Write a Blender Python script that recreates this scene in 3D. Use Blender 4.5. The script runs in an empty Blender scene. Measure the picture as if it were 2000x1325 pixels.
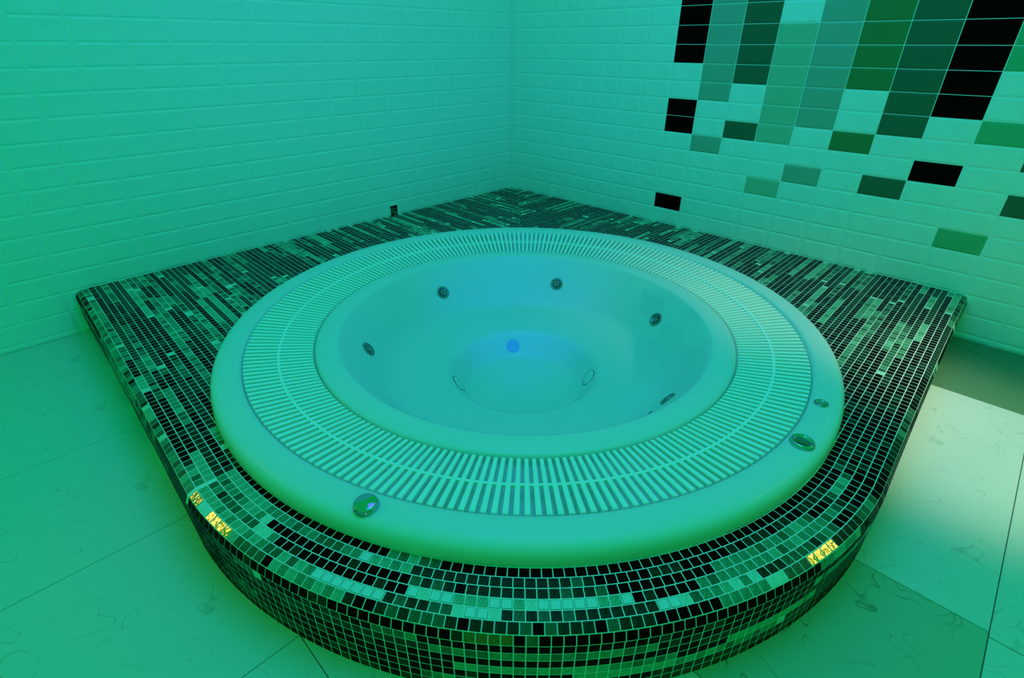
import bpy, bmesh, math, random
from mathutils import Vector, Matrix
random.seed(11)
SC = bpy.context.scene
COL = SC.collection
PI = math.pi
ZS = 1.53                                   # floor level is z = 0

# ------------------------------------------------------------------ camera, light, exposure
F_PX = 1020.49
YAW, PITCH, ROLL = 0.7781, 0.5141, 0.0032
CAM = Vector((3.3336, 3.293, -0.2014 + ZS))
cam_d = Vector((-math.cos(PITCH) * math.cos(YAW), -math.cos(PITCH) * math.sin(YAW), -math.sin(PITCH)))
_r = cam_d.cross(Vector((0, 0, 1))).normalized()
_u = _r.cross(cam_d)
cam_r = _r * math.cos(ROLL) + _u * math.sin(ROLL)
cam_u = _u * math.cos(ROLL) - _r * math.sin(ROLL)
cd = bpy.data.cameras.new('camera')
cd.sensor_width = 36.0
cd.lens = F_PX / 2000 * 36.0
cd.clip_start = 0.02
cam = bpy.data.objects.new('camera', cd)
COL.objects.link(cam)
m = Matrix.Identity(4)
for i in range(3):
    m[i][0], m[i][1], m[i][2], m[i][3] = cam_r[i], cam_u[i], -cam_d[i], CAM[i]
cam.matrix_world = m
SC.camera = cam

W = bpy.data.worlds.new('world')
SC.world = W
W.use_nodes = True
W.node_tree.nodes['Background'].inputs[0].default_value = (0.0026, 1.0, 0.173, 1)
W.node_tree.nodes['Background'].inputs[1].default_value = 0.568


def lamp(name, kind, loc, target, energy, color, size=1.0, **kw):
    l = bpy.data.lights.new(name, kind)
    l.energy = energy
    l.color = color
    if kind == 'AREA':
        l.shape = 'DISK'
        l.size = size
    else:
        l.shadow_soft_size = size
    for k, v in kw.items():
        setattr(l, k, v)
    o = bpy.data.objects.new(name, l)
    COL.objects.link(o)
    o.location = loc
    o.rotation_euler = (Vector(target) - Vector(loc)).to_track_quat('-Z', 'Y').to_euler()
    return o


lamp('ceiling_light', 'AREA', (2.2, 2.65, 3.6), (1.6, 1.8, 0.0), 34, (0.03, 0.376, 1.0), 2.0)
lamp('ceiling_light_over_tub', 'AREA', (1.7, 1.7, 3.0), (1.7, 1.7, 0.0), 12.6, (0.075, 0.0, 1.0), 1.2)
lamp('downlight', 'SPOT', (0.95, 4.3, 2.4), (0.92, 3.48, 0.0), 128, (0.94, 1.0, 0.84), 0.10,
     spot_size=math.radians(33), spot_blend=0.9)
lamp('wall_spot', 'SPOT', (0.95, 4.7, 1.9), (0.72, 2.92, 0.29), 60, (0.94, 1.0, 0.84), 0.10,
     spot_size=math.radians(37), spot_blend=1.0)
for nm, loc, aim, pw, sz in (('warm_lamp_left', (4.25, 0.30, 1.65), (3.2, 2.0, 0.2), 0.05, 0.26),
                             ('warm_lamp_right', (0.66, 4.48, 1.77), (2.16, 3.24, 0.2), 0.05, 0.26),
                             ('warm_lamp_front', (4.3, 4.3, 0.14), (2.90, 2.82, 0.17), 0.014, 0.10)):
    lamp(nm, 'AREA', loc, aim, pw, (1.0, 0.62, 0.26), sz, spread=math.radians(40))

SC.view_settings.view_transform = 'Standard'
SC.view_settings.look = 'None'
SC.view_settings.gamma = 1.0
SC.view_settings.use_curve_mapping = False
SC.view_settings.exposure = 0.0
SC.cycles.use_denoising = True
SC.cycles.max_bounces = 10
SC.cycles.transparent_max_bounces = 12


# ------------------------------------------------------------------ materials
def mat(name, col, rough=0.4, spec=0.3, metal=0.0, var=0.0, vscale=40.0, bump=0.0, bscale=60.0, emit=None, estr=0.0):
    M = bpy.data.materials.new(name)
    M.use_nodes = True
    nt = M.node_tree
    b = nt.nodes['Principled BSDF']
    b.inputs['Base Color'].default_value = (*col, 1)
    b.inputs['Roughness'].default_value = rough
    b.inputs['Specular IOR Level'].default_value = spec
    b.inputs['Metallic'].default_value = metal
    if var or bump:
        tc = nt.nodes.new('ShaderNodeTexCoord')
    if var:
        n = nt.nodes.new('ShaderNodeTexNoise')
        n.inputs['Scale'].default_value = vscale
        n.inputs['Detail'].default_value = 3
        nt.links.new(tc.outputs['Object'], n.inputs['Vector'])
        r = nt.nodes.new('ShaderNodeMapRange')
        r.inputs['From Min'].default_value = 0.3
        r.inputs['From Max'].default_value = 0.7
        r.inputs['To Min'].default_value = 1 - var
        r.inputs['To Max'].default_value = 1 + var
        nt.links.new(n.outputs['Fac'], r.inputs['Value'])
        mx = nt.nodes.new('ShaderNodeVectorMath')
        mx.operation = 'SCALE'
        mx.inputs[0].default_value = col
        nt.links.new(r.outputs['Result'], mx.inputs['Scale'])
        nt.links.new(mx.outputs['Vector'], b.inputs['Base Color'])
    if bump:
        n2 = nt.nodes.new('ShaderNodeTexNoise')
        n2.inputs['Scale'].default_value = bscale
        n2.inputs['Detail'].default_value = 2
        nt.links.new(tc.outputs['Object'], n2.inputs['Vector'])
        bp = nt.nodes.new('ShaderNodeBump')
        bp.inputs['Strength'].default_value = bump
        bp.inputs['Distance'].default_value = 0.01
        nt.links.new(n2.outputs['Fac'], bp.inputs['Height'])
        nt.links.new(bp.outputs['Normal'], b.inputs['Normal'])
    if emit:
        b.inputs['Emission Color'].default_value = (*emit, 1)
        b.inputs['Emission Strength'].default_value = estr
    return M


GLAZE = {
    'white': mat('white_glaze', (0.86, 0.86, 0.83), 0.35, 0.15, var=0.03, vscale=9),
    'black': mat('black_glaze', (0.0015, 0.0015, 0.0015), 0.5, 0.02),
    'lilac': mat('grey_lilac_glaze', (0.36, 0.42, 0.34), 0.35, 0.15),
    'charcoal': mat('charcoal_glaze', (0.07, 0.13, 0.075), 0.35, 0.12),
    'sage': mat('sage_glaze', (0.40, 0.53, 0.38), 0.35, 0.15),
    'olive': mat('olive_glaze', (0.10, 0.215, 0.075), 0.35, 0.12),
    'bottle': mat('bottle_green_glaze', (0.07, 0.135, 0.080), 0.35, 0.12),
    'leaf': mat('leaf_green_glaze', (0.12, 0.44, 0.22), 0.35, 0.15),
}
GROUT_W = mat('wall_grout', (0.86, 0.86, 0.83), 0.8, 0.1)
GROUT_P = mat('mosaic_grout', (0.78, 0.80, 0.74), 0.8, 0.1, var=0.06, vscale=30)
GROUT_F = mat('floor_grout', (0.10, 0.14, 0.10), 0.9, 0.1)
ACRYL = mat('white_acrylic', (0.75, 0.75, 0.75), 0.25, 0.2)
GRATE = mat('white_grate_plastic', (0.95, 0.95, 0.94), 0.4, 0.3)
CHROME = mat('chrome', (0.50, 0.50, 0.62), 0.12, 0.5, metal=1.0)
DARKM = mat('dark_rubber', (0.03, 0.03, 0.03), 0.6, 0.2)
STEEL = mat('jet_steel', (0.22, 0.25, 0.27), 0.25, 0.4, metal=0.7)
LENS = mat('blue_lens', (0.2, 0.3, 0.5), 0.3, 0.3, emit=(0.01, 0.20, 0.60), estr=0.5)

MOS = [
    mat('mosaic_black', (0.0015, 0.0022, 0.0018), 0.4, 0.02, var=0.5, vscale=200),
    mat('mosaic_bottle_green', (0.008, 0.030, 0.015), 0.35, 0.05, var=0.5, vscale=150),
    mat('mosaic_dark_green', (0.03, 0.115, 0.055), 0.35, 0.10, var=0.35, vscale=150),
    mat('mosaic_mid_green', (0.07, 0.25, 0.13), 0.35, 0.10, var=0.3, vscale=150),
    mat('mosaic_sea_green', (0.14, 0.40, 0.23), 0.35, 0.12, var=0.25, vscale=150),
    mat('mosaic_pale', (0.40, 0.66, 0.50), 0.3, 0.2, var=0.15, vscale=120),
    mat('mosaic_gold', (0.85, 0.50, 0.18), 0.12, 0.5, metal=1.0, bump=0.14, bscale=60),
    mat('mosaic_ice', (0.62, 0.78, 0.76), 0.25, 0.2, bump=0.5, bscale=140),
    mat('mosaic_crackled_gold', (0.38, 0.17, 0.04), 0.10, 0.5, metal=1.0, bump=1.0, bscale=120),
]


def floor_mat(name, base, line, amt):
    M = bpy.data.materials.new(name)
    M.use_nodes = True
    nt = M.node_tree
    b = nt.nodes['Principled BSDF']
    b.inputs['Roughness'].default_value = 0.45
    b.inputs['Specular IOR Level'].default_value = 0.2
    tc = nt.nodes.new('ShaderNodeTexCoord')
    ns = nt.nodes.new('ShaderNodeTexNoise')
    ns.inputs['Scale'].default_value = 7.0
    ns.inputs['Detail'].default_value = 1.0
    nt.links.new(tc.outputs['Object'], ns.inputs['Vector'])
    mxv = nt.nodes.new('ShaderNodeMix')
    mxv.data_type = 'RGBA'
    mxv.inputs['Factor'].default_value = 0.22
    nt.links.new(tc.outputs['Object'], mxv.inputs[6])
    nt.links.new(ns.outputs['Color'], mxv.inputs[7])
    vo = nt.nodes.new('ShaderNodeTexVoronoi')
    vo.feature = 'SMOOTH_F1'
    vo.inputs['Scale'].default_value = 13.0
    nt.links.new(mxv.outputs[2], vo.inputs['Vector'])
    wv = nt.nodes.new('ShaderNodeMath')
    wv.operation = 'PINGPONG'
    wv.inputs[1].default_value = 0.16
    nt.links.new(vo.outputs['Distance'], wv.inputs[0])
    rp = nt.nodes.new('ShaderNodeMapRange')
    rp.interpolation_type = 'SMOOTHSTEP'
    rp.inputs['From Min'].default_value = 0.0
    rp.inputs['From Max'].default_value = 0.022
    rp.inputs['To Min'].default_value = amt
    rp.inputs['To Max'].default_value = 0.0
    nt.links.new(wv.outputs[0], rp.inputs['Value'])
    n2 = nt.nodes.new('ShaderNodeTexNoise')
    n2.inputs['Scale'].default_value = 6
    n2.inputs['Detail'].default_value = 4
    nt.links.new(tc.outputs['Object'], n2.inputs['Vector'])
    gate = nt.nodes.new('ShaderNodeMapRange')
    gate.inputs['From Min'].default_value = 0.42
    gate.inputs['From Max'].default_value = 0.60
    nt.links.new(n2.outputs['Fac'], gate.inputs['Value'])
    mul = nt.nodes.new('ShaderNodeMath')
    mul.operation = 'MULTIPLY'
    nt.links.new(rp.outputs['Result'], mul.inputs[0])
    nt.links.new(gate.outputs['Result'], mul.inputs[1])
    mc = nt.nodes.new('ShaderNodeMix')
    mc.data_type = 'RGBA'
    mc.inputs[6].default_value = (*base, 1)
    mc.inputs[7].default_value = (*line, 1)
    nt.links.new(mul.outputs[0], mc.inputs['Factor'])
    nt.links.new(mc.outputs[2], b.inputs['Base Color'])
    return M


FLOOR_L = floor_mat('pale_stone_tile', (0.68, 0.67, 0.61), (0.44, 0.47, 0.40), 0.70)
FLOOR_D = floor_mat('dark_stone_tile', (0.36, 0.50, 0.34), (0.18, 0.28, 0.17), 0.95)
FLOOR_E = floor_mat('deep_stone_tile', (0.13, 0.23, 0.13), (0.08, 0.15, 0.08), 0.75)


# ------------------------------------------------------------------ helpers
def obj(name, me, parent=None, mats=()):
    o = bpy.data.objects.new(name, me)
    COL.objects.link(o)
    for M in mats:
        me.materials.append(M)
    if parent:
        o.parent = parent
    return o


def mesh(name, verts, faces, smooth=False, mi=None):
    me = bpy.data.meshes.new(name)
    me.from_pydata([tuple(v) for v in verts], [], faces)
    if mi:
        me.polygons.foreach_set('material_index', mi)
    if smooth:
        me.polygons.foreach_set('use_smooth', [True] * len(me.polygons))
    me.update()
    return me


def tag(o, label=None, cat=None, group=None, kind=None):
    if label:
        o['label'] = label
    if cat:
        o['category'] = cat
    if group:
        o['group'] = group
    if kind:
        o['kind'] = kind
    return o


def empty(name, loc=(0, 0, 0), parent=None):
    o = bpy.data.objects.new(name, None)
    o.empty_display_size = 0.1
    COL.objects.link(o)
    o.location = loc
    if parent:
        o.parent = parent
    return o


def box(x0, x1, y0, y1, z0, z1):
    v = [(x, y, z) for z in (z0, z1) for y in (y0, y1) for x in (x0, x1)]
    f = [(0, 2, 3, 1), (4, 5, 7, 6), (0, 1, 5, 4), (2, 6, 7, 3), (0, 4, 6, 2), (1, 3, 7, 5)]
    return v, f


def lathe(prof, seg=64, closed=False, cap0=False, cap1=False, smooth=True, name='lathe'):
    v, f = [], []
    n = len(prof)
    for i in range(seg):
        a = 2 * PI * i / seg
        for r, z in prof:
            v.append((r * math.cos(a), r * math.sin(a), z))
    for i in range(seg):
        j = (i + 1) % seg
        for k in range(n if closed else n - 1):
            l = (k + 1) % n
            f.append((i * n + k, j * n + k, j * n + l, i * n + l))
    if cap0:
        f.append([i * n for i in range(seg)][::-1])
    if cap1:
        f.append([i * n + n - 1 for i in range(seg)])
    me = mesh(name, v, f)
    if smooth:
        me.polygons.foreach_set('use_smooth', [len(p.vertices) == 4 for p in me.polygons])
    bm = bmesh.new()
    bm.from_mesh(me)
    bmesh.ops.recalc_face_normals(bm, faces=bm.faces)
    bm.to_mesh(me)
    bm.free()
    return me


# ------------------------------------------------------------------ walls
TW, TH = 0.2004, 0.1
WALL_L, WALL_R = 5.0, 5.0
wl = obj('wall_left', mesh('wall_left', *box(-0.12, WALL_L, -0.12, -0.0028, -0.3, 2.0)), None, [GROUT_W])
tag(wl, 'wall of white bevelled rectangular tiles on the left of the tub', kind='structure')
wr = obj('wall_right', mesh('wall_right', *box(-0.12, -0.0028, -0.0028, WALL_R, -0.3, 2.0)), None, [GROUT_W])
tag(wr, 'wall of white bevelled tiles with a cascade of black, grey and green tiles', kind='structure')

_tc = {}


def wall_tile_mesh(w, h, key, axis):
    k = (round(w, 4), round(h, 4), key, axis)
    if k in _tc:
        return _tc[k]
    g, dp = 0.0007, 0.0030
    a, b = w / 2 - g * 0.4, h / 2 - g
    bx, bz = min(0.020, a * 0.6), min(0.0085, b * 0.6)
    rings = [(a, b, -0.006), (a, b, -dp), (a - bx, b - bz, 0.0)]
    v = []
    for (p, q, d) in rings:
        for (s, t) in ((-1, -1), (1, -1), (1, 1), (-1, 1)):
            v.append((s * p, d, t * q))
    f = [(8, 9, 10, 11)]
    for r in (0, 4):
        for i in range(4):
            j = (i + 1) % 4
            f.append((r + i, r + j, r + 4 + j, r + 4 + i))
    if axis == 'l':
        vv = v
        f = [t[::-1] for t in f]
    else:
        vv = [(y, x, z) for (x, y, z) in v]
    me = mesh('wall_tile', vv, f)
    me.materials.append(GLAZE[key])
    _tc[k] = me
    return me


def colour(c, k):
    """glaze of the tile in column c, row k of the right wall"""
    if c == 0 and (k < 3 or k in (5, 6) or k == 11):
        return 'black'
    if c == 1 and (k < 5 or k == 7):
        return 'lilac'
    if c == 2 and (k < 4 or k == 6):
        return 'charcoal'
    if c == 3 and (1 <= k < 7 or k == 9):
        return 'sage'
    if c == 4 and (k < 6 or k == 8):
        return 'lilac'
    if c == 5 and (k < 4 or k == 6):
        return 'olive'
    if c == 6 and (k < 6 or k == 8):
        return 'bottle'
    if c == 7 and (k < 5 or k == 7):
        return 'black'
    if c == 8 and (k < 3 or k in (5, 10)):
        return 'leaf'
    if c == 9 and k in (6, 8):
        return 'charcoal'
    return 'white'


def cells(first, last, joint):
    e = [first]
    n = math.ceil((first - joint) / TW + 1e-6)
    while joint + n * TW < last:
        if joint + n * TW > first + 0.01:
            e.append(joint + n * TW)
        n += 1
    e.append(joint + n * TW)
    return [(e[i], e[i + 1]) for i in range(len(e) - 1)]


rows = [(k, ZS - k * TH, ZS - (k + 1) * TH) for k in range(-1, 15)] + [(15, ZS - 1.5, 0.0)]
XJ, YJ = 2.6056, 1.4136
for side in ('l', 'r'):
    wall = wl if side == 'l' else wr
    for (a, b) in cells(0.0, 3.55, XJ if side == 'l' else YJ):
        for k, z1, z0 in rows:
            if k >= 13 and b < (3.0 if side == 'l' else 3.1):
                continue                     # behind the tub platform
            key = 'white'
            if side == 'r':
                key = colour(round((a - YJ) / TW), k)
            o = bpy.data.objects.new('wall_tile', wall_tile_mesh(b - a, z1 - z0, key, side))
            COL.objects.link(o)
            o.parent = wall
            if key != 'white':
                o['label'] = {'black': 'black tile', 'lilac': 'mid grey tile', 'charcoal': 'charcoal tile', 'sage': 'sage green tile',
                              'olive': 'dark olive tile', 'bottle': 'bottle green tile', 'leaf': 'bright green tile'}[key]
            mid = (a + b) / 2
            o.location = (mid, 0, (z0 + z1) / 2) if side == 'l' else (0, mid, (z0 + z1) / 2)

# ------------------------------------------------------------------ platform outline
PZ = ZS - 1.304
PC = Vector((1.82, 1.89))
RE, RF, PITCHM = 1.372, 0.034, 0.0272
TUBC = Vector((1.81, 1.868))
XL0, YR0 = 3.137, 3.219


def base_left(y):
    return XL0 + (PC.x + RE - XL0) * max(0, y / PC.y) ** 1.3


def base_right(x):
    return YR0 + (PC.y + RE - YR0) * max(0, x / PC.x) ** 1.5


def prof(v):
    """offset and height of the platform surface, and its normal, at distance v past the top edge"""
    L1 = RF * PI / 2
    if v <= 0:
        return v, PZ, 0.0, 1.0
    if v < L1:
        a = v / RF
        return RF * math.sin(a), PZ - RF * (1 - math.cos(a)), math.sin(a), math.cos(a)
    return RF, PZ - RF - (v - L1), 1.0, 0.0


def surf(region, s, v, lift):
    off, z, nh, nz = prof(v)
    off += nh * lift
    z += nz * lift
    if region == 'left':
        return Vector((base_left(s) + off, s, z))
    if region == 'right':
        return Vector((s, base_right(s) + off, z))
    r = RE + off
    return Vector((PC.x + r * math.cos(s), PC.y + r * math.sin(s), z))


plat = empty('tub_platform')
tag(plat, 'low raised platform clad in black and green glass mosaic around the round tub', 'platform')
# grout body: top ring round the tub and the rounded front edge
outl = [('left', PC.y * i / 24) for i in range(25)] + [('arc', PI / 2 * i / 48) for i in range(1, 48)] \
    + [('right', PC.x * (24 - i) / 24) for i in range(25)]
vs, fs = [], []
vprof = [0.0] + [RF * PI / 2 * i / 2 for i in range(1, 3)] + [RF * PI / 2 + PZ - RF]
for (rg, s) in outl:
    for v in vprof:
        vs.append(surf(rg, s, v, 0.0))
n = len(vprof)
for i in range(len(outl) - 1):
    for k in range(n - 1):
        fs.append((i * n + k, i * n + k + 1, (i + 1) * n + k + 1, (i + 1) * n + k))
ring = [i * n for i in range(len(outl))]
wallpts = [(0, YR0 * (1 - t / 12)) for t in range(1, 13)] + [(XL0 * t / 12, 0) for t in range(1, 12)]
for (x, y) in wallpts:
    ring.append(len(vs))
    vs.append(Vector((x, y, PZ)))
inner = []
for idx in ring:
    d = (Vector((vs[idx].x, vs[idx].y)) - TUBC).normalized() * 1.215
    inner.append(len(vs))
    vs.append(Vector((TUBC.x + d.x, TUBC.y + d.y, PZ)))
for i in range(len(ring)):
    j = (i + 1) % len(ring)
    fs.append((ring[i], ring[j], inner[j], inner[i]))
body = mesh('platform_body', vs, fs)
bm = bmesh.new()
bm.from_mesh(body)
bmesh.ops.recalc_face_normals(bm, faces=bm.faces)
bm.to_mesh(body)
bm.free()
obj('body', body, plat, [GROUT_P])

# ------------------------------------------------------------------ mosaic
GAP, LIFT = 0.0029, 0.0007
tiles = []          # (corner list of 8 vectors, material index, area in the picture)


def px(p):
    d = p - CAM
    z = d.dot(cam_d)
    return (1000 + F_PX * d.dot(cam_r) / z, 662.5 - F_PX * d.dot(cam_u) / z, z)


OVERRIDE = []       # row, azimuth range, material choices (front arc)
for row, a0, a1, ch in (
        (-5, 29.0, 33.6, [5, 2, 3, 4]), (-5, 33.6, 92, [0]), (-5, 0, 28, [0]),
        (-4, 33, 51, [1, 1, 2, 1, 1]), (-4, 24.0, 31.0, [7, 3, 4, 3, 4]), (-4, 19, 24, [2, 3, 2]), (-4, 51, 80, [0, 0, 0, 1]),
        (-3, 30, 52, [1, 1, 1, 2, 0]), (-3, 66, 73, [3, 2, 3]), (-3, 84, 91, [2, 4, 3]),
        (-2, 31.5, 54.4, [7, 7, 5, 7, 7, 4]), (-2, 61, 68, [3, 3, 2]), (-2, 74, 84, [3, 2, 4, 3]), (-2, 11, 13.5, [5]),
        (-1, 36.5, 41.0, [7, 5, 7]), (-1, 41, 56, [1, 2, 1, 1]), (-1, 21.5, 29.5, [7, 4, 7, 7]), (-1, 13, 21.5, [3, 2, 4, 2]),
        (-1, 29.5, 36.5, [1, 2, 1]), (-1, 56, 59, [7, 5]), (-1, 59, 68, [3, 4, 3, 2, 5]), (-1, -2, 13, [4, 3, 4, 4, 3]),
        (0, 29, 54, [1, 2, 1, 1, 0]), (0, 0.5, 3.0, [6]), (0, 3.0, 5.5, [7]), (0, 5.5, 9.5, [6]), (0, 9.5, 15.5, [2, 1, 4]),
        (0, 62, 67.5, [3]), (0, 67.5, 70, [5]), (0, 70, 73.5, [2]), (0, 73.5, 78.5, [6]),
        (1, 36.5, 37.6, [1]), (1, 37.6, 42.2, [8]), (1, 42.2, 43.3, [0]), (1, 43.3, 44.4, [2]),
        (1, 28, 36.5, [0]), (1, 44.4, 75, [0]), (2, 33, 50, [0]), (3, 34, 56, [3, 2, 3]), (4, 36, 60, [0])):
    OVERRIDE.append((row, math.radians(a0), math.radians(a1), ch))


def run_colours(count, row, region):
    """colours of one strip: long black runs, shorter green ones, a pale tile at some ends"""
    out = []
    green = {'left': 0.50, 'right': 0.37, 'arc': 0.26}[region]
    while len(out) < count:
        if random.random() < green:
            base = random.choice([2, 3, 3, 4, 2])
            nrun = random.randint(3, 13)
            rr = [random.choice([base, base, base, max(1, base - 1), min(4, base + 1)]) for _ in range(nrun)]
            if random.random() < 0.42:
                rr[random.choice([0, -1])] = 5
            out += rr
        else:
            base = random.choice([0, 0, 0, 1])
            out += [random.choice([base, base, base, base, 1]) for _ in range(random.randint(5, 22))]
    return out[:count]


def area2(q):
    return 0.5 * abs(sum(q[i][0] * q[(i + 1) % 4][1] - q[(i + 1) % 4][0] * q[i][1] for i in range(4)))




def seam(region, v):
    """where the strips of the two wings meet behind the tub"""
    if region == 'left':
        t = PC.y
        for _ in range(30):
            t = base_right(min(PC.x, max(0, base_left(min(t, PC.y)) + v))) + v
        return max(0.0, min(PC.y, t))
    t = PC.x
    for _ in range(30):
        t = base_left(min(PC.y, max(0, base_right(min(t, PC.x)) + v))) + v
    return max(0.0, min(PC.x, t))


NROW = 9
for row in range(-118, NROW):
    if row < 0:
        v0, v1 = row * PITCHM, (row + 1) * PITCHM
    elif row < 2:
        v0, v1 = row * RF * PI / 4, (row + 1) * RF * PI / 4
    else:
        hh = (PZ - RF) / (NROW - 2)
        v0, v1 = RF * PI / 2 + (row - 2) * hh, RF * PI / 2 + (row - 1) * hh
    vm = (v0 + v1) / 2
    for region in ('left', 'arc', 'right'):
        if region == 'arc':
            rad = RE + prof(vm)[0]
            if rad < 1.19:
                continue
            length = rad * PI / 2
            cnt = round(length / 0.0274)
        else:
            length = PC.y if region == 'left' else PC.x
            cnt = round(length / PITCHM)
        st = (PI / 2 if region == 'arc' else length) / cnt
        cols = run_colours(cnt, row, region)
        shift = random.choice([0, 0, 0.5]) if (region == 'arc' and row < 2) else 0
        for i in range(cnt):
            s0, s1 = (i + shift) * st, (i + 1 + shift) * st
            sm = (s0 + s1) / 2
            c = surf(region, sm, vm, 0)
            if row < 0:
                if (Vector((c.x, c.y)) - TUBC).length < 1.228:
                    continue
                if c.x < 0.005 or c.y < 0.005:
                    continue
            gs = GAP / 2 if region != 'arc' else GAP / 2 / (RE + prof(vm)[0])
            q = [(s0 + gs, v0 + GAP / 2), (s1 - gs, v0 + GAP / 2), (s1 - gs, v1 - GAP / 2), (s0 + gs, v1 - GAP / 2)]
            if region != 'arc':
                if row < -40:
                    m0, m1 = seam(region, v0) - 0.0003, seam(region, v1) - 0.0003
                    if q[0][0] > max(m0, m1) - 0.002:
                        continue
                    lim = [m0, m0, m1, m1]
                    q = [(min(a, l), b) for (a, b), l in zip(q, lim)]
                q = [(max(0.0004, a), b) for a, b in q]
            lo = [surf(region, a, b, -0.0005) for a, b in q]
            hi0 = [surf(region, a, b, LIFT) for a, b in q]
            ctr = sum(hi0, Vector()) / 4
            hi = [p + (ctr - p) * 0.09 for p in hi0]
            mi = cols[i]
            if region == 'arc':
                for (rw, a0, a1, ch) in OVERRIDE:
                    if rw == row and a0 <= sm < a1:
                        mi = random.choice(ch)
            elif region == 'left' and row == 0 and mi == 0 and random.random() < 0.75:
                mi = random.choice([2, 3, 3, 4])
            P = [px(p) for p in hi]
            ar = area2(P)
            nrm = (hi[1] - hi[0]).cross(hi[3] - hi[0])
            if nrm.dot(ctr - surf(region, sm, vm, -0.01)) < 0:
                nrm = -nrm
            if nrm.dot(CAM - ctr) <= 0:
                ar *= 0.001
            cx, cy = P[0][0], P[0][1]
            if not (0 < cx < 2000 and 0 < cy < 1325):
                ar *= 0.001
            tiles.append((lo, hi0, hi, mi, ar))

TF = [(8, 9, 10, 11), (0, 1, 5, 4), (1, 2, 6, 5), (2, 3, 7, 6), (3, 0, 4, 7),
      (4, 5, 9, 8), (5, 6, 10, 9), (6, 7, 11, 10), (7, 4, 8, 11)]


def tile_geo(lo, hi0, hi, org=Vector((0, 0, 0))):
    mid = [a.lerp(b, 0.7) for a, b in zip(lo, hi0)]
    v = [p - org for p in lo + mid + hi]
    c = sum(v, Vector()) / 12
    nn = (v[9] - v[8]).cross(v[11] - v[8])
    flip = nn.dot(v[8] - v[0]) < 0
    return v, [f[::-1] for f in TF] if flip else TF


order = sorted(range(len(tiles)), key=lambda i: -tiles[i][4])
big = set(order[:300])
vs, fs, mis = [], [], []
for i, (lo, hi0, hi, mi, ar) in enumerate(tiles):
    if i in big:
        org = sum(lo, Vector()) / 4
        v, f = tile_geo(lo, hi0, hi, org)
        me = mesh('mosaic_tile', v, f)
        o = obj('mosaic_tile', me, plat, [MOS[mi], MOS[3]] if mi == 7 else [MOS[mi]])
        if mi == 7:
            me.polygons.foreach_set('material_index', [0] + [1] * 8)
        o.location = org
        if mi in (6, 8):
            o['label'] = 'gold iridescent glass tile'
        elif mi in (5, 7):
            o['label'] = 'pale glass tile'
    else:
        v, f = tile_geo(lo, hi0, hi)
        b0 = len(vs)
        vs += v
        fs += [tuple(b0 + k for k in t) for t in f]
        mis += [mi] * len(f)
me = mesh('mosaic_field', vs, fs, mi=mis)
fld = obj('mosaic_field', me, plat, MOS)
fld['kind'] = 'stuff'

# ------------------------------------------------------------------ floor
vs, fs = [], []
hx0, hx1, hy0, hy1, FX, FY = 1.0, 2.6, 1.05, 2.65, 5.0, 5.0
g = [(-0.0045, -0.0045), (FX, -0.0045), (FX, FY), (-0.0045, FY), (hx0, hy0), (hx1, hy0), (hx1, hy1), (hx0, hy1)]
vs = [(x, y, -0.004) for x, y in g] + [(x, y, -0.3) for x, y in g]
for i in range(4):
    j = (i + 1) % 4
    fs.append((i, j, 4 + j, 4 + i))
    fs.append((8 + i, 12 + i, 12 + j, 8 + j))
    fs.append((i, 8 + i, 8 + j, j))
    fs.append((4 + i, 4 + j, 12 + j, 12 + i))
floor = obj('floor', mesh('floor', vs, fs), None, [GROUT_F])
tag(floor, 'floor of large pale and dark patterned square tiles around the platform', kind='structure')
FT = 0.632


def floor_tile(x0, x1, y0, y1, M, g=0.0011):
    w, h = (x1 - x0) / 2 - g, (y1 - y0) / 2 - g
    v, b = [], 0.0012
    for (a, c, z) in ((w, h, -0.0045), (w, h, -0.0008), (w - b, h - b, 0.0)):
        v += [(-a, -c, z), (a, -c, z), (a, c, z), (-a, c, z)]
    me = mesh('floor_tile', v, TF)
    o = obj('floor_tile', me, floor, [M])
    o.location = ((x0 + x1) / 2, (y0 + y1) / 2, 0)
    return o


def covered(x, y):
    if x < PC.x:
        return y < base_right(x) - 0.05
    if y < PC.y:
        return x < base_left(y) - 0.05
    return (Vector((x, y)) - PC).length < RE - 0.05


xe = [0.0] + [0.62 + FT * i for i in range(7)]
ye = [0.0] + [0.45 + FT * i for i in range(6)]
for i in range(len(xe) - 1):
    for j in range(len(ye) - 1):
        x0, x1, y0, y1 = xe[i], xe[i + 1], ye[j], ye[j + 1]
        if all(covered(x, y) for x in (x0, x1) for y in (y0, y1)):
            continue
        if j == 5 and i == 2:
            continue
        if j == 5 and i == 1:
            x1 = xe[3]                       # one long slab here
        dark = (j == 5 and i in (0, 3))
        ft = floor_tile(x0, x1, y0, y1, (FLOOR_E if i == 0 else FLOOR_D) if dark else FLOOR_L)
        if dark:
            ft['label'] = 'dark patterned floor tile'
yb = ye[-1]
for (x0, x1, gp) in ((0.0, 0.845, 0.003), (0.845, 1.90, 0.0015), (1.90, 2.53, 0.0015), (2.53, 3.16, 0.0015), (3.16, 4.42, 0.0015)):
    floor_tile(x0, x1, yb, yb + FT, FLOOR_L, gp)

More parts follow.
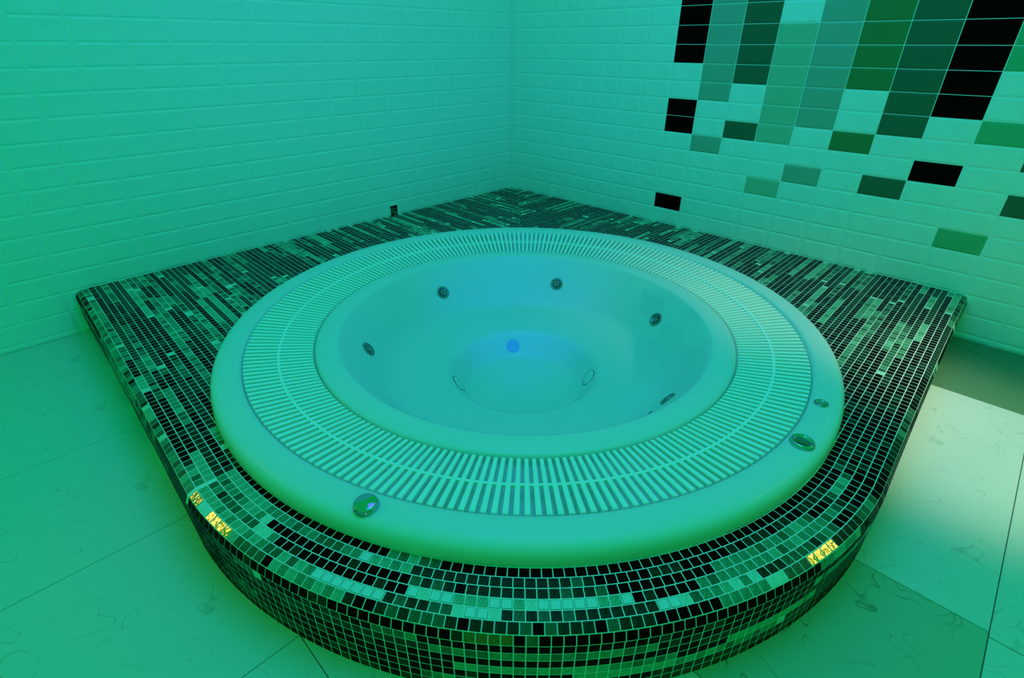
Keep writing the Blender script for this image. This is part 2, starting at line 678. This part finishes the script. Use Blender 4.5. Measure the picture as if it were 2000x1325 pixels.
# ------------------------------------------------------------------ hot tub
tub = empty('hot_tub', (TUBC.x, TUBC.y, 0))
tag(tub, 'large round white overflow hot tub set into the mosaic platform', 'hot tub')
SP = [(1.255, -1.330), (1.2575, -1.304), (1.2580, -1.285), (1.2570, -1.272), (1.2535, -1.259), (1.246, -1.248), (1.234, -1.241), (1.215, -1.238),
      (1.175, -1.2385), (1.158, -1.240), (1.152, -1.246), (1.150, -1.262), (1.150, -1.285), (1.140, -1.292), (0.905, -1.318),
      (0.8975, -1.314), (0.895, -1.306), (0.894, -1.289), (0.891, -1.280), (0.883, -1.2755), (0.862, -1.2725), (0.832, -1.2710),
      (0.812, -1.2715), (0.800, -1.276), (0.788, -1.290), (0.765, -1.316), (0.705, -1.395), (0.650, -1.465), (0.628, -1.488),
      (0.600, -1.503), (0.565, -1.511), (0.380, -1.524), (0.352, -1.530), (0.338, -1.542), (0.325, -1.560), (0.285, -1.615),
      (0.265, -1.632), (0.235, -1.640), (0.0005, -1.642)]
obj('shell', lathe([(r, z + ZS) for r, z in SP], seg=192, name='tub_shell'), tub, [ACRYL])


def on_shell(rr):
    for (r0, z0), (r1, z1) in zip(SP[18:], SP[19:]):
        if r1 <= rr <= r0:
            t = (rr - r0) / (r1 - r0)
            tg = Vector((r1 - r0, 0, z1 - z0)).normalized()
            nn = Vector((tg.z, 0, -tg.x))
            if nn.z < 0:
                nn = -nn
            return z0 + (z1 - z0) * t + ZS, nn
    raise ValueError(rr)


def place(o, az, rr, z, nn):
    a = math.radians(az)
    q = nn.to_track_quat('Z', 'Y') if nn.z < 0.999 else Matrix.Identity(3).to_quaternion()
    o.rotation_mode = 'QUATERNION'
    o.rotation_quaternion = Matrix.Rotation(a, 3, 'Z').to_quaternion() @ q
    o.location = (rr * math.cos(a), rr * math.sin(a), z)


# massage jets on the sloping wall
for k, az in enumerate((-40, -97, -152, 154, 96)):
    z, nn = on_shell(0.703)
    j = obj('jet', lathe([(0.0335, -0.002), (0.0345, 0.004), (0.032, 0.0075), (0.026, 0.0065), (0.024, 0.002), (0.0005, 0.001)], seg=32, name='jet'), tub, [STEEL])
    place(j, az, 0.703, z, nn)
    j['label'] = 'steel massage jet'
    obj('nozzle', lathe([(0.0165, 0.002), (0.0165, 0.0085), (0.013, 0.0105), (0.008, 0.009), (0.007, 0.003), (0.0005, 0.0025)], seg=24, name='nozzle'), j, [STEEL])
z, nn = on_shell(0.69)
j = obj('air_nozzle', lathe([(0.009, -0.001), (0.009, 0.004), (0.006, 0.006), (0.0005, 0.006)], seg=20, name='air_nozzle'), tub, [STEEL])
place(j, 87.5, 0.69, z, nn)
# suction covers on the sides of the foot well, lamp lens on its far wall
for az in (-33, 132):
    z, nn = on_shell(0.310)
    j = obj('suction_cover', lathe([(0.040, -0.003), (0.0405, 0.002), (0.038, 0.004), (0.015, 0.006), (0.0005, 0.006)], seg=32, name='suction_cover'), tub, [ACRYL])
    place(j, az, 0.310, z, nn)
    rg = obj('seal_ring', lathe([(0.0418, -0.001), (0.0420, 0.0025), (0.0408, 0.0030), (0.0406, -0.001)], seg=32, closed=True, name='seal_ring'), j, [DARKM])
z, nn = on_shell(0.303)
j = obj('lamp_lens', lathe([(0.034, -0.002), (0.034, 0.004), (0.029, 0.007), (0.022, 0.006), (0.0005, 0.009)], seg=32, name='lamp_lens'), tub, [LENS])
place(j, -126, 0.303, z, nn)
j['label'] = 'dim blue lamp lens'
# blue lamp low in the near wall of the basin
z, nn = on_shell(0.72)
j = obj('lamp_lens', lathe([(0.045, -0.002), (0.045, 0.004), (0.038, 0.007), (0.0005, 0.009)], seg=32, name='lamp_lens'), tub, [LENS])
place(j, 46, 0.72, z, nn)
a = math.radians(46)
p0 = Vector((TUBC.x + 0.68 * math.cos(a), TUBC.y + 0.68 * math.sin(a), z + 0.03))
p1 = Vector((TUBC.x - 0.75 * math.cos(a), TUBC.y - 0.75 * math.sin(a), z + 0.03))
lamp('underwater_lamp', 'SPOT', p0, p1, 17.0, (0.03, 0.06, 1.0), 0.04, spot_size=math.radians(58), spot_blend=1.0)

# chrome controls on the rim
RIMZ = -1.238 + ZS
AB = {
    'dome': [(0.0335, -0.001), (0.0340, 0.003), (0.0335, 0.006), (0.0315, 0.0085), (0.0315, 0.0125), (0.0300, 0.0160), (0.0265, 0.0175), (0.0005, 0.0188)],
    'dial': [(0.0350, -0.001), (0.0355, 0.004), (0.0340, 0.0085), (0.0310, 0.0120), (0.0275, 0.0130), (0.0250, 0.0105), (0.0005, 0.0095)],
    'inlet': [(0.0225, -0.001), (0.0225, 0.003), (0.0205, 0.0048), (0.0165, 0.0045), (0.0135, 0.0010), (0.0005, 0.0005)],
}


def control(name, kind, az, rr, label):
    o = obj(name, lathe([(r, z) for r, z in AB[kind]], seg=48, name=name), tub, [CHROME])
    place(o, az, rr, RIMZ - 0.0005, Vector((0, 0, 1)))
    o['label'] = label
    return o


control('air_button', 'dome', 23.8, 1.206, 'round domed chrome button')
d2 = control('control_dial', 'dial', 87.4, 1.196, 'chrome dial with a raised rim')
obj('dial_bar', mesh('dial_bar', *box(-0.018, 0.018, -0.006, 0.006, 0.009, 0.0135)), d2, [CHROME])
d3 = control('air_inlet', 'inlet', 99.6, 1.186, 'small chrome ringed air inlet')
obj('plug', lathe([(0.0095, 0.0005), (0.0095, 0.0030), (0.0075, 0.0042), (0.0005, 0.0044)], seg=24, name='plug'), d3, [CHROME])

# ------------------------------------------------------------------ overflow grate
grate = empty('overflow_grate', (TUBC.x, TUBC.y, 0))
tag(grate, 'ring of white plastic slats lying in the overflow channel of the tub', 'grate')
RI, RO, ZI, ZO = 0.9000, 1.1455, -1.2790 + ZS, -1.2445 + ZS
sl = []
sf = []
secs = [(RI, 0.0), (RI + 0.003, 1.0), (RO - 0.003, 1.0), (RO, 0.0)]
for (r, t) in secs:
    zt = ZI + (ZO - ZI) * (r - RI) / (RO - RI)
    hw = 0.0061 + 0.0019 * (r - RI) / (RO - RI)
    zt -= 0.0025 * (1 - t)
    sl += [(r, -hw * 0.9, zt - 0.011), (r, -hw, zt - 0.0022), (r, -hw * 0.55, zt), (r, hw * 0.55, zt), (r, hw, zt - 0.0022), (r, hw * 0.9, zt - 0.011)]
for i in range(3):
    for k in range(6):
        l = (k + 1) % 6
        sf.append((i * 6 + k, (i + 1) * 6 + k, (i + 1) * 6 + l, i * 6 + l))
sf.append(tuple(range(6)))
sf.append(tuple(range(23, 17, -1)))
slat = mesh('slat', sl, [f[::-1] for f in sf])
slat.materials.append(GRATE)
NS = 250
for i in range(NS):
    o = bpy.data.objects.new('slat', slat)
    COL.objects.link(o)
    o.parent = grate
    o.rotation_euler = (0, 0, 2 * PI * (i + 0.5) / NS)
zr = ZI + (ZO - ZI) * (1.025 - RI) / (RO - RI)
obj('support_ring', lathe([(1.0205, zr - 0.012), (1.0205, zr - 0.0012), (1.0295, zr - 0.0006), (1.0295, zr - 0.012)], seg=192, closed=True, smooth=False, name='support_ring'), grate, [GRATE])
# feet that carry the grate on the channel floor
for i in range(12):
    a = 2 * PI * (i + 0.5) / 12
    zc = -1.292 + (-1.318 + 1.292) * (1.14 - 1.025) / (1.14 - 0.905) + ZS
    v, f = box(1.021, 1.029, -0.004, 0.004, zc, zr - 0.011)
    o = obj('foot', mesh('foot', v, f), grate, [GRATE])
    o.rotation_euler = (0, 0, a)

# ------------------------------------------------------------------ water
WM = bpy.data.materials.new('clear_water')
WM.use_nodes = True
nt = WM.node_tree
nt.nodes.clear()
out = nt.nodes.new('ShaderNodeOutputMaterial')
tr = nt.nodes.new('ShaderNodeBsdfTransparent')
gl = nt.nodes.new('ShaderNodeBsdfGlossy')
gl.inputs['Roughness'].default_value = 0.03
mx = nt.nodes.new('ShaderNodeMixShader')
fr = nt.nodes.new('ShaderNodeFresnel')
fr.inputs['IOR'].default_value = 1.33
ge = nt.nodes.new('ShaderNodeNewGeometry')
inv = nt.nodes.new('ShaderNodeMath')
inv.operation = 'SUBTRACT'
inv.inputs[0].default_value = 1.0
nt.links.new(ge.outputs['Backfacing'], inv.inputs[1])
ml = nt.nodes.new('ShaderNodeMath')
ml.operation = 'MULTIPLY'
nt.links.new(inv.outputs[0], ml.inputs[0])
nt.links.new(fr.outputs['Fac'], ml.inputs[1])
nt.links.new(ml.outputs[0], mx.inputs['Fac'])
nt.links.new(tr.outputs[0], mx.inputs[1])
nt.links.new(gl.outputs[0], mx.inputs[2])
nt.links.new(mx.outputs[0], out.inputs['Surface'])
va = nt.nodes.new('ShaderNodeVolumeAbsorption')
va.inputs['Color'].default_value = (0.45, 0.92, 1.0, 1)
va.inputs['Density'].default_value = 0.35
nt.links.new(va.outputs[0], out.inputs['Volume'])
WP = [(0.0005, -1.2745)] + [(0.7985, -1.2745)] + [(r - 0.001, z + 0.001) for r, z in SP[23:-1]] + [(0.0005, -1.641)]
water = obj('water', lathe([(r, z + ZS) for r, z in WP], seg=96, smooth=False, name='water'), None, [WM])
water.location = (TUBC.x, TUBC.y, 0)
tag(water, 'clear still water filling the round basin of the tub', 'water', kind='thing')

# ------------------------------------------------------------------ little mosaic piece by the left wall
mp = empty('mosaic_piece', (1.238, 0.0, PZ))
tag(mp, 'small upright piece of dark mosaic standing against the left wall behind the tub', 'tile piece')
v, f = box(-0.030, 0.030, 0.0005, 0.0085, 0.0020, 0.0760)
obj('backing', mesh('backing', v, f), mp, [GROUT_P])
for r in range(3):
    for c in range(2):
        x0, z0 = -0.029 + c * 0.0297, 0.003 + r * 0.0244
        lo = [Vector((x0 + a, 0.008, z0 + b)) for a, b in ((0, 0), (0.0275, 0), (0.0275, 0.0225), (0, 0.0225))]
        hi0 = [p + Vector((0, 0.003, 0)) for p in lo]
        ctr = sum(hi0, Vector()) / 4
        hi = [p + (ctr - p) * 0.07 for p in hi0]
        v, f = tile_geo(lo, hi0, hi)
        obj('mosaic_tile', mesh('mosaic_tile', v, f), mp, [MOS[[2, 1, 1, 2, 0, 1][r * 2 + c]]])
